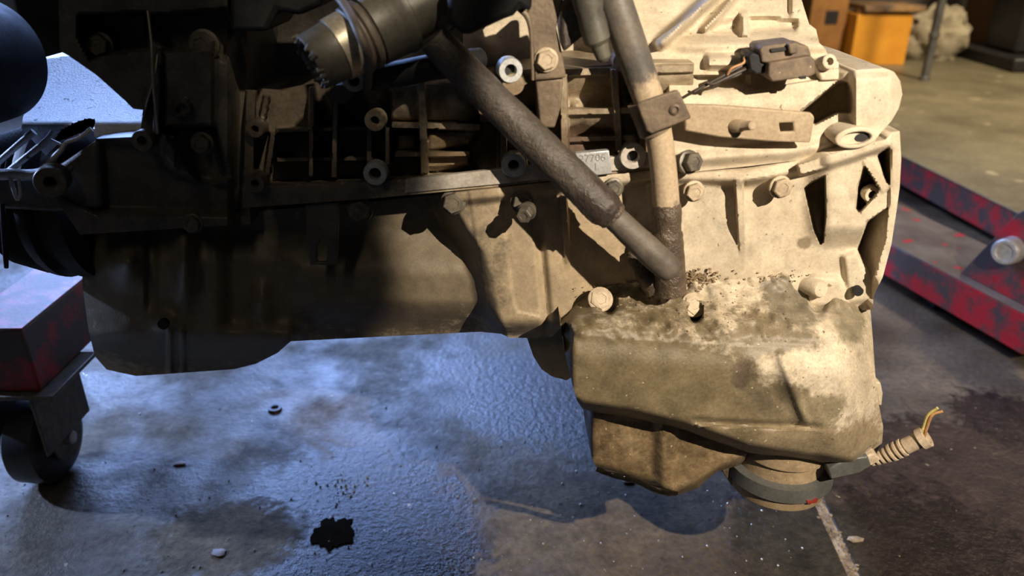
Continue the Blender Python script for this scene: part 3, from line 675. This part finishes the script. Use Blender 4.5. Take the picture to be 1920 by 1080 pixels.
rim(A, ax, [(78 * pxm, 56 * q1), (84 * pxm, 64 * q1), (92 * pxm, 66 * q1), (97 * pxm, 60 * q1), (100 * pxm, 60 * q1), (104 * pxm, 66 * q1), (112 * pxm, 67 * q1), (118 * pxm, 60 * q1)], 'coupling_collar', M_rubber, ch)
cb = rim(A, ax, [(116 * pxm, 58 * q1), (120 * pxm, 66 * q1), (170 * pxm, 68 * q1), (176 * pxm, 72 * q1), (188 * pxm, 72 * q1), (192 * pxm, 62 * q1)], 'coupling_body', M_hosepl, ch)
for ang in (2.2, 3.3, 4.4):
    a_, u_, v_ = frame_of(ax); dirv = u_ * math.cos(ang) + v_ * math.sin(ang); tn = ax.cross(dirv)
    bm = bmesh.new(); pts = [A + ax * 150 * pxm + (dirv * math.cos(t) + tn * math.sin(t)) * 68.5 * q1 for t in (-.28, -.14, 0, .14, .28)]
    tube_bm(bm, pts, 5 * q1, 8); build('coupling_slot', bm, M_hole, cb)
rim(A, ax, [(188 * pxm, 60 * q1), (260 * pxm, 62 * q1), (262 * pxm, 68 * q1), (280 * pxm, 68 * q1), (360 * pxm, 66 * q1)], 'coolant_pipe', M_hosepl, ch)
ptube('hose_strap', [(622, -20, -20, 9), (650, 15, -42, 9), (672, 60, -64, 9), (690, 105, -60, 9), (690, 150, -20, 9), (688, 172, 5, 9)], M_rubber, ch, 10, 5)
ptube('corrugated_pipe', [(690, 148, 5, 22), (750, 138, 0, 24), (800, 128, -5, 24), (850, 120, 0, 24), (900, 110, 20, 20)], M_plas, E, 16, 6)
# --- upper brackets, sensor and covers
prism('plastic_cover', [(838, -60), (1002, -60), (996, 24), (976, 14), (962, 30), (945, 36), (910, 52), (884, 64), (866, 66), (838, 40)], -46, 40, M_plas, E, bevel=.004)
hb = prism('hanger_bracket', [(990, -50), (1064, -50), (1056, 0), (1043, 52), (1052, 90), (1062, 146), (1002, 152), (998, 90), (988, 30)], -16, -11, M_plate, E)
hexbolt(1024, 112, -16, 19, M_bolt, hb, head=.9)
ptube('bracket_edge', [(972, 14, -18, 6), (990, 34, -18, 6), (996, 70, -18, 4), (999, 150, -17, 3)], M_plate, hb, 10, 4)
prism('bracket_leg', [(1004, 150), (1056, 146), (1052, 200), (1040, 240), (1012, 240)], -12, -2, M_plate, hb)
prism('foam_block', [(1052, 10), (1080, -30), (1096, -30), (1098, 64), (1056, 100), (1050, 60)], -22, 20, M_foam, E, bevel=.004)
ptube('oil_pressure_sensor', [(1092, -40, -30, 29), (1104, 10, -30, 29), (1106, 24, -30, 26), (1112, 46, -30, 27), (1120, 76, -30, 25), (1124, 84, -30, 17), (1132, 108, -30, 14), (1134, 114, -30, 8)], M_hosepl, E, 20, 1, sharp=30)
prism('sensor_bracket', [(1083, -40), (1094, -40), (1102, 20), (1100, 40), (1092, 36)], -34, -22, M_plate, E)
lathe('boss_column', W(1160, 110, 20), (0, -1, .05), [(0, pr(1160, 110, 0, 20)), (.024, pr(1160, 110, 0, 18))], M_case, E, 20)
prism('cover_top', [(430, -70), (640, -70), (600, 10), (560, 30), (520, 20), (500, 60), (430, 60)], -10, 60, M_plas, E, bevel=.004)

# --- accessories at the front end
def d_acc(x, y):
    d = 10 + 0 * x
    d = pock(d, x, y, [(150, 30), (275, 24), (280, 90), (215, 96), (170, 110), (150, 70)], 52, 6)
    d = pock(d, x, y, [(285, 30), (420, 18), (440, 60), (420, 110), (320, 96), (290, 70)], 38, 6)
    d = pock(d, x, y, [(308, 100), (395, 95), (395, 235), (308, 235)], 0, 4)
    d = d - 8 * ss(22, 14, np.hypot(x - 342, y - 205)) + 5 * ss(13, 7, np.hypot(x - 342, y - 205))
    d = rib(d, x, y, (492 - 195, 95, 292, 250), 4, -6, 3); d = rib(d, x, y, (285, 160, 262, 215), 4, -4, 4)
    d = pock(d, x, y, [(300, 240), (400, 238), (430, 330), (380, 350), (310, 250)], 34, 6)
    d = d - 30 * ss(22, 8, np.abs(x - 318)) * ss(246, 256, y) * ss(322, 312, y)
    d = pock(d, x, y, [(180, 262), (290, 280), (330, 330), (440, 350), (450, 400), (180, 396), (110, 360)], 26, 10)
    d = d + 30 * ss(425, 452, x)
    return d
acc = relief('front_housing', [(108, -60), (112, 96), (128, 104), (180, 140), (236, 190), (250, 204), (268, 206), (262, 256), (180, 260), (172, 285), (128, 322), (104, 372), (150, 440), (470, 420), (462, 300), (465, -60)],
       d_acc, 560, M_dark, E, step=4)
for px, py, d, r in ((190, 84, 34, 20), (384, 84, 16, 24), (380, 268, 14, 18)): hexbolt(px, py, d, r, M_dbolt, acc, head=1.1)
washer(272, 262, 4, 20, 9, M_dark, acc, fill=False)
ptube('thin_wire', [(277, 20, 0, 2.5), (284, 80, -8, 2.5), (286, 140, -14, 2.5), (289, 180, -12, 2.5), (296, 250, -8, 2.5)], M_ring, acc, 8, 4)
ptube('thin_wire', [(296, 96, -4, 2), (290, 140, -12, 2), (276, 190, -6, 2), (268, 222, 4, 2)], M_ring, acc, 8, 4)
# bare bracket lit by the cold lamp
def d_bare(x, y):
    d = interp(y, [(90, 150), (232, 36), (262, 30), (380, 30)])
    d = pock(d, x, y, [(98, 268), (112, 246), (140, 230), (168, 221), (181, 226), (176, 240), (150, 250), (120, 262)], d + 70, 2)
    return d
bare = relief('accessory_bracket', [(60, 114), (112, 106), (134, 104), (200, 140), (285, 205), (285, 258), (178, 258), (172, 236), (150, 252), (118, 264), (106, 272), (86, 292), (60, 262), (40, 240)], d_bare, 190, M_bright, E, step=4)
for spec in ([(-12, 312, 14, 6), (30, 275, 18, 6), (64, 247, 24, 7)], [(15, 322, 10, 6), (55, 290, 12, 6), (90, 262, 20, 7), (100, 250, 26, 8)],
             [(78, 318, 6, 6), (112, 284, 10, 5), (124, 268, 14, 4), (150, 258, 18, 4), (172, 242, 22, 5)], [(96, 262, 16, 2.5), (114, 271, 13, 2.5)],
             [(-14, 328, 4, 10), (20, 326, 4, 10), (60, 327, 4, 9), (92, 318, 4, 9)], [(16, 322, 2, 4), (24, 350, 0, 4), (32, 374, 0, 3), (38, 362, 0, 3), (34, 330, 2, 3)]):
    ptube('bracket_arm', spec, M_bright, bare, 10, 4)
prism('bracket_base', [(-20, 330), (60, 332), (110, 310), (180, 262), (190, 392), (100, 400), (-20, 392)], 14, 120, M_dark, bare, bevel=.004)
washer(100, 336, 0, 29, 11, M_dbolt, bare, axis=(.25, -1, 0), th=.010)
# compressor drum
R = pr(-26, 112, -50, 132)
dr = lathe('compressor_drum', W(-26, 112, 40), (0.03, -1, 0.08), [(0, R * .98), (.02, R), (.07, R), (.074, R * .97), (.078, R * .97), (.082, R), (.098, R * .99), (.106, R * .93), (.106, R * .55), (.098, R * .5), (.098, R * .28), (.112, R * .24), (.112, R * .1)], M_drum, E, 56, sharp=20)
# crank pulley
pc = W(150, 372, 100); R = pr(90, 380, 80, 150)
prof = [(-.004, R * .3), (0, R * .74), (.006, R * .82)]
for k in range(6): prof += [(.008 + k * .0055, R * (.84 + .022 * k)), (.0105 + k * .0055, R * (.81 + .022 * k))]
prof += [(.044, R * .98), (.052, R), (.056, R * .9), (.066, R * .9), (.067, R * 1.0), (.082, R * 1.0)]
lathe('crank_pulley', W(26, 372, 90), (1, 0.02, 0), prof, M_plas, E, 48, sharp=30)
ptube('cut_strap', [(4, 380, 10, 4), (6, 430, 10, 4), (10, 470, 10, 5), (12, 502, 10, 4)], M_plas, E, 8, 4)

# ------------------------------------------------------------------ loose plug lying on the bracket
plug = thing('electrical_plug', W(1480, 156, -10), 'dusty brown electrical plug with cut wires lying on the pale bracket', 'plug')
ph = prism('plug_housing', [(1442, 118), (1520, 104), (1528, 112), (1531, 138), (1520, 144), (1448, 154), (1440, 142)], -22, 12, M_conn, plug, bevel=.0012)
prism('plug_cap', [(1424, 92), (1432, 86), (1492, 79), (1500, 84), (1516, 86), (1522, 106), (1444, 119), (1428, 117)], -16, 14, M_conn, plug, bevel=.0012)
prism('latch', [(1478, 82), (1494, 79), (1497, 97), (1492, 102), (1480, 102)], -21, -15, M_conn, ph)
prism('latch_slot', [(1444, 92), (1476, 88), (1477, 95), (1446, 99)], -17.5, -15, M_hole, ph, bevel=.0005)
prism('plug_tail', [(1402, 104), (1412, 98), (1426, 104), (1428, 118), (1438, 122), (1436, 138), (1418, 140), (1406, 132)], -14, 10, M_plas, plug, bevel=.0015)
prism('keyway', [(1498, 144), (1512, 142), (1512, 148), (1500, 149)], -23, -20, M_hole, ph, bevel=.0004)
for spec, m in (([(1408, 118, -4, 3), (1386, 126, -6, 3), (1360, 140, -8, 3), (1334, 154, -8, 3), (1302, 172, -8, 3)], M_wd), ([(1410, 124, -6, 3), (1388, 134, -10, 3), (1358, 148, -12, 3), (1336, 158, -12, 3), (1324, 154, -10, 3)], M_wd),
                ([(1408, 112, -4, 2.5), (1396, 108, -8, 2.5), (1394, 118, -10, 2.5), (1372, 128, -12, 2.5), (1364, 140, -10, 2.5)], M_wb), ([(1408, 128, -4, 3), (1380, 142, -4, 3), (1350, 152, -6, 3), (1334, 166, -6, 3)], M_wd)):
    ptube('cut_wire', spec, m, plug, 8, 4)

# ------------------------------------------------------------------ dirt crumbs on the pan shoulder
bm = bmesh.new()
def crumb(px, py, d, r):
    o = W(px, py, d); q = pr(px, py, d, r)
    bmesh.ops.create_icosphere(bm, subdivisions=1, radius=q, matrix=Matrix.Translation(o) @ Matrix.Diagonal((random.uniform(.7, 1.4), random.uniform(.7, 1.4), random.uniform(.5, .9), 1)))
pd = lambda x, y: float(d_pan(np.array([float(x)]), np.array([float(y)]))[0])
for i in range(420):
    c = random.random()
    if c < .30: x, y, r = random.gauss(1305, 18), random.gauss(522, 8), random.uniform(1, 4)
    elif c < .52: x, y, r = random.gauss(1160, 50), random.gauss(560, 12), random.uniform(1, 3)
    elif c < .62: x, y, r = random.gauss(1440, 50), random.gauss(522, 6), random.uniform(.8, 2.5)
    else: x, y, r = random.uniform(1180, 1500), random.uniform(545, 640), random.uniform(.7, 2.2)
    dd = pd(x, y) if y > 532 else 9
    crumb(x, y, dd, r)
for v in bm.verts: v.co += Vector((random.uniform(-1, 1), 0, random.uniform(-1, 1))) * .0006
tag(build('dirt_crumbs', bm, M_dirt, pan, sharp=20), 'crumbs of dry dirt scattered along the pan shoulder', None, None, 'stuff')
for px, py, r in ((1212, 692, 6), (1236, 762, 9), (1210, 706, 4), (1385, 668, 5), (1408, 690, 4)):
    bm = bmesh.new(); crumb(px, py, -60, r); build('mud_clod', bm, M_dirt, pan)

# ------------------------------------------------------------------ red stand leg with caster on the left
leg = thing('stand_leg', (-0.612, 0.86, 0), 'dark red steel stand leg with swivel caster at the left edge', 'engine stand')
zt, zb = .2546, .167
box('leg_beam', (-.656, .80, zb), (-.574, 2.2, zt - .0015), M_red, leg, .003)
box('beam_top_plate', (-.657, .799, zt - .002), (-.573, 2.2, zt + .0005), M_redtop2, leg, .001)
box('caster_plate', (-.66, .79, zb - .006), (-.555, .90, zb), M_dbolt, leg, .001)
cx, cy = -.628, .855
fk = leg
def fork(x0, x1):
    bm = bmesh.new(); prof = [(-.045, zb - .006), (.045, zb - .006), (.040, .10), (.028, .045), (0.0, .030), (-.028, .045), (-.040, .10)]
    prof = smooth_loop(prof, 3)
    vs = [bm.verts.new((x0, cy + p[0], p[1])) for p in prof]; bm.faces.new(vs)
    hole = None
    r = bmesh.ops.extrude_face_region(bm, geom=bm.faces[:])
    for g in r['geom']:
        if isinstance(g, bmesh.types.BMVert): g.co.x = x1
    bmesh.ops.recalc_face_normals(bm, faces=bm.faces)
    return build('caster_fork', bm, M_dbolt, leg, bevel=.001)
fork(cx - .034, cx - .031); fork(cx + .031, cx + .034)
wh = lathe('caster_wheel', (cx - .026, cy, .0605), (1, 0, 0), [(0, .035), (.002, .052), (.008, .059), (.026, .0605), (.044, .059), (.050, .052), (.052, .035)], M_wheel, leg, 40)
lathe('axle_bolt', (cx - .04, cy, .0605), (1, 0, 0), [(0, .009), (.08, .009), (.081, .007)], M_wash, leg, 16)
lathe('swivel_race', (cx, cy, zb - .028), (0, 0, 1), [(0, .030), (.004, .036), (.018, .036), (.022, .034)], M_dbolt, leg, 28)
# slotted brake plate hanging from the caster
prb = box('brake_plate', (cx + .036, cy - .055, .07), (cx + .040, cy + .05, .155), M_dbolt, leg, .001)

# ------------------------------------------------------------------ steel lift at the right
lift = thing('steel_rail', (0.9, 1.3, 0), 'chipped red steel rail with hinge plate and pin at right edge', 'rail')
deck = thing('lift_platform', (2.2, 2.6, 0), 'wide oily steel platform with red side edge behind the rail', 'platform')
p1, p2 = G(1673, 458, .10), G(1910, 582, .10); dr_ = (p2 - p1).normalized()
q1_, q2_ = p1 - dr_ * 2.2, p2 + dr_ * .03; wv = Vector((.175, .045, 0))
slab('rail', [z_(q1_, .030), z_(q2_, .030), z_(q2_ + wv, .030), z_(q1_ + wv, .030)], .0985, M_red, lift, .003)
slab('rail_top', [z_(q1_, .098), z_(q2_, .098), z_(q2_ + wv, .098), z_(q1_ + wv, .098)], .1005, M_redtop, lift, .001)
for k in (0.25, .95, 1.8):
    c = q2_ - dr_ * k + wv * .5
    box('rail_foot', (c.x - .05, c.y - .03, 0), (c.x + .05, c.y + .03, .031), M_black, lift, .002)
e1, e2 = G(1688, 290, .10), G(1920, 404, .10); de = (e2 - e1).normalized(); f1, f2 = e1 - de * 3.4, e2 + de * .05
slab('deck_side', [z_(f1, .022), z_(f2, .022), (3.4, f2.y, .022), (3.4, f1.y, .022)], .0985, M_red, deck, .002)
slab('deck', [z_(f1 - Vector((.004, 0, 0)), .098), z_(f2 - Vector((.004, 0, 0)), .098), (3.4, f2.y, .098), (3.4, f1.y, .098)], .1015, M_deck, deck, .001)
for k in (.35, 1.6, 2.9):
    c = f2 - de * k + Vector((.2, 0, 0)); box('deck_foot', (c.x - .05, c.y - .05, 0), (c.x + .05, c.y + .05, .023), M_black, deck, .002)
# hinge gusset with its pin
g0 = G(1800, 512, .1005); gn = Vector((-dr_.y, dr_.x, 0))
def on_plane(px, py):
    r = Vector(ray(px, py)); c0 = Vector((0, 0, H)); t = (g0 - c0).dot(gn) / r.dot(gn); return c0 + r * t
gb = g0 + dr_ * .26
P = [g0, gb, Vector((gb.x, gb.y, on_plane(1945, 372).z)), on_plane(1922, 392), on_plane(1905, 402)]
gt = Vector((.016, .004, 0)); bm = bmesh.new()
lo = [bm.verts.new(p) for p in P]; hi = [bm.verts.new(Vector(p) + gt) for p in P]; bm.faces.new(lo); bm.faces.new(hi)
for i in range(5): bm.faces.new((lo[i], lo[(i+1) % 5], hi[(i+1) % 5], hi[i]))
bmesh.ops.recalc_face_normals(bm, faces=bm.faces)
gus = build('hinge_gusset', bm, M_red, lift, bevel=.002)
pp = on_plane(1900, 468)
lathe('pivot_pin', pp, (-1, -.62, .05), [(-.01, .023), (.022, .023), (.027, .0225), (.030, .020), (.030, .015), (.027, .014)], M_wash, lift, 28)

# ------------------------------------------------------------------ things at the back right (standing on the deck)
zd = .1015
def crate(name, label, cat, x0, x1, y0, y1, h, mat, rot=0.0):
    t = thing(name, ((x0 + x1) / 2, (y0 + y1) / 2, zd), label, cat); w = .018
    for nm, mn, mx in (('front_panel', (x0, y0, zd), (x1, y0 + w, zd + h)), ('rear_panel', (x0, y1 - w, zd), (x1, y1, zd + h)), ('side_panel', (x0, y0 + w, zd), (x0 + w, y1 - w, zd + h)),
                       ('side_panel', (x1 - w, y0 + w, zd), (x1, y1 - w, zd + h)), ('bottom_panel', (x0 + w, y0 + w, zd), (x1 - w, y1 - w, zd + w))):
        box(nm, mn, mx, mat, t, .003)
    return t
c0, c1 = G(1592, 122, zd), G(1700, 124, zd)
oc = crate('orange_box', 'bright orange wooden box with a worn plank lid', 'box', c0.x, c1.x, c0.y, c0.y + .20, .222, M_orange)
box('lid', (c0.x + .02, c0.y - .02, zd + .235), (c1.x + .04, c0.y + .22, zd + .262), M_lid, oc, .004)
box('lid_batten', (c0.x + .01, c0.y + .02, zd + .221), (c1.x - .01, c0.y + .06, zd + .236), M_wood, oc, .003)
w0, w1 = G(1506, 116, zd), G(1578, 118, zd)
wc = crate('wooden_cabinet', 'brown varnished wooden cabinet beside the orange box', 'cabinet', w0.x, w1.x, w0.y, w0.y + .4, .55, M_wood)
box('cabinet_top', (w0.x - .01, w0.y - .01, zd + .55), (w1.x, w0.y + .41, zd + .57), M_wood, wc, .003)
box('dark_patch_plate', (w0.x + .07, w0.y - .003, zd + .17), (w0.x + .13, w0.y + .001, zd + .23), M_black, wc, .001)
bp_ = G(1733, 150, zd)
po = thing('steel_post', (bp_.x, bp_.y, zd), 'thin grey steel post standing in front of the pale sack', 'post')
lathe('post_tube', (bp_.x, bp_.y, zd), (0, 0, 1), [(0, .017), (.9, .017)], M_post, po, 18)
lathe('post_foot', (bp_.x, bp_.y, zd), (0, 0, 1), [(0, .022), (.012, .022), (.016, .018)], M_post, po, 18)
lathe('post_collar', (bp_.x, bp_.y, zd + .17), (0, 0, 1), [(0, .018), (.002, .021), (.018, .021), (.02, .018)], M_post, po, 18)
# crumpled sack
s0 = G(1796, 126, zd)
bm = bmesh.new(); bmesh.ops.create_icosphere(bm, subdivisions=4, radius=1)
from mathutils import noise as mn_
for v in bm.verts:
    c = v.co.copy(); n_ = mn_.noise(c * 1.9) * .30 - abs(mn_.noise(c * 3.1 + Vector((5, 2, 1)))) * .38 + mn_.noise(c * 8) * .05
    c = c * (1 + n_); v.co = Vector((s0.x + c.x * .175, s0.y + .26 + c.y * .10, zd + max(0, .10 + c.z * .15)))
tag(build('sack', bm, M_sack, None, sharp=60), 'crumpled pale sack behind the thin steel post', 'sack')
# dark machine base
m0 = G(1876, 128, zd); m1 = G(1905, 152, zd)
mb = thing('machine_base', (m0.x + .2, m0.y - .1, zd), 'black machine column on a low black base at far right', 'machine')
box('base', (m0.x - .02, m0.y - .12, zd), (m0.x + .42, m0.y + .4, zd + .06), M_black, mb, .01)
box('base_step', (m0.x + .18, m0.y - .28, zd), (m0.x + .5, m0.y - .1, zd + .085), M_black, mb, .01)
box('column', (m0.x + .04, m0.y, zd + .06), (m0.x + .22, m0.y + .25, zd + .95), M_black, mb, .02)
ob = G(1886, 108, zd)
oc2 = crate('wooden_drawer_box', 'brown wooden drawer box cut by the right picture edge', 'box', ob.x + .02, ob.x + .5, ob.y + .12, ob.y + .5, .26, M_wood)
box('cabinet_body', (s0.x - .3, s0.y + 1.0, zd), (s0.x + .9, s0.y + 1.25, zd + 1.2), M_wall, tag(link('storage_cabinet', None, None, (s0.x + .3, s0.y + 1.1, zd)), 'dull grey brown cabinet standing at the back behind the sack', 'cabinet'), .01)  # one plain box as the cabinet body

# ------------------------------------------------------------------ floor litter
def puddle(px, py, rx, ry, label):
    c = G(px, py); bm = bmesh.new(); n = 60; vs = []; ph = random.uniform(0, 9)
    for k in range(n):
        q = 2 * math.pi * k / n; r = 1 + .16 * math.sin(2 * q + ph) + .12 * math.sin(5 * q + 2 * ph) + .08 * math.sin(11 * q) + .05 * math.sin(17 * q + ph)
        vs.append(bm.verts.new((c.x + math.cos(q) * rx * r, c.y + math.sin(q) * ry * r, .0015)))
    f = bm.faces.new(vs); r = bmesh.ops.extrude_face_region(bm, geom=[f])
    for g in r['geom']:
        if isinstance(g, bmesh.types.BMVert): g.co.z = .0001
    bmesh.ops.recalc_face_normals(bm, faces=bm.faces)
    tag(build('oil_puddle', bm, M_oil, None), label, 'puddle')
puddle(625, 1000, .022, .030, 'black shiny oil puddle on the floor below the engine')
c = G(516, 768)
bm = bmesh.new(); lathe_bm(bm, c + Vector((0, 0, .0005)), (0, 0, 1), [(0, .006), (0, .0105), (.004, .0105), (.004, .006)], 20, closed=False)
tag(build('steel_nut', bm, M_black), 'small black nut lying on the bluish floor', 'nut')
def chip(px, py, sx, sy, mat, label, name, cat):
    c = G(px, py); bm = bmesh.new(); bmesh.ops.create_icosphere(bm, subdivisions=1, radius=1)
    for v in bm.verts: v.co = Vector((c.x + v.co.x * sx * random.uniform(.7, 1.2), c.y + v.co.y * sy * random.uniform(.7, 1.2), max(0.0003, .002 + v.co.z * .0022)))
    tag(build(name, bm, mat), label, cat)
chip(338, 871, .010, .005, M_lid, 'flat tan wood chip on the floor left of centre', 'wood_chip', 'chip')
chip(410, 1038, .012, .008, M_lid, 'tan wood chip near the bottom left of the floor', 'wood_chip', 'chip')
chip(1602, 1013, .012, .006, M_mortar, 'pale flat pebble right of the floor joint', 'pebble', 'pebble')
chip(1178, 903, .010, .006, M_mortar, 'pale chip under the dripping sump edge', 'pebble', 'pebble')
bm = bmesh.new()
for i in range(260):
    if i < 120: px, py = random.uniform(0, 900), random.uniform(700, 1075)
    elif i < 160: px, py = random.gauss(640, 25), random.gauss(915, 14)
    else: px, py = random.uniform(860, 1560), random.uniform(800, 1075)
    c = G(px, py); q = random.choice((.0006, .0008, .001, .0016))
    bmesh.ops.create_icosphere(bm, subdivisions=1, radius=q, matrix=Matrix.Translation((c.x, c.y, q * .6)))
tag(build('metal_shavings', bm, M_chip), 'tiny bright metal shavings strewn over the oily floor', 'shavings', None, 'stuff')
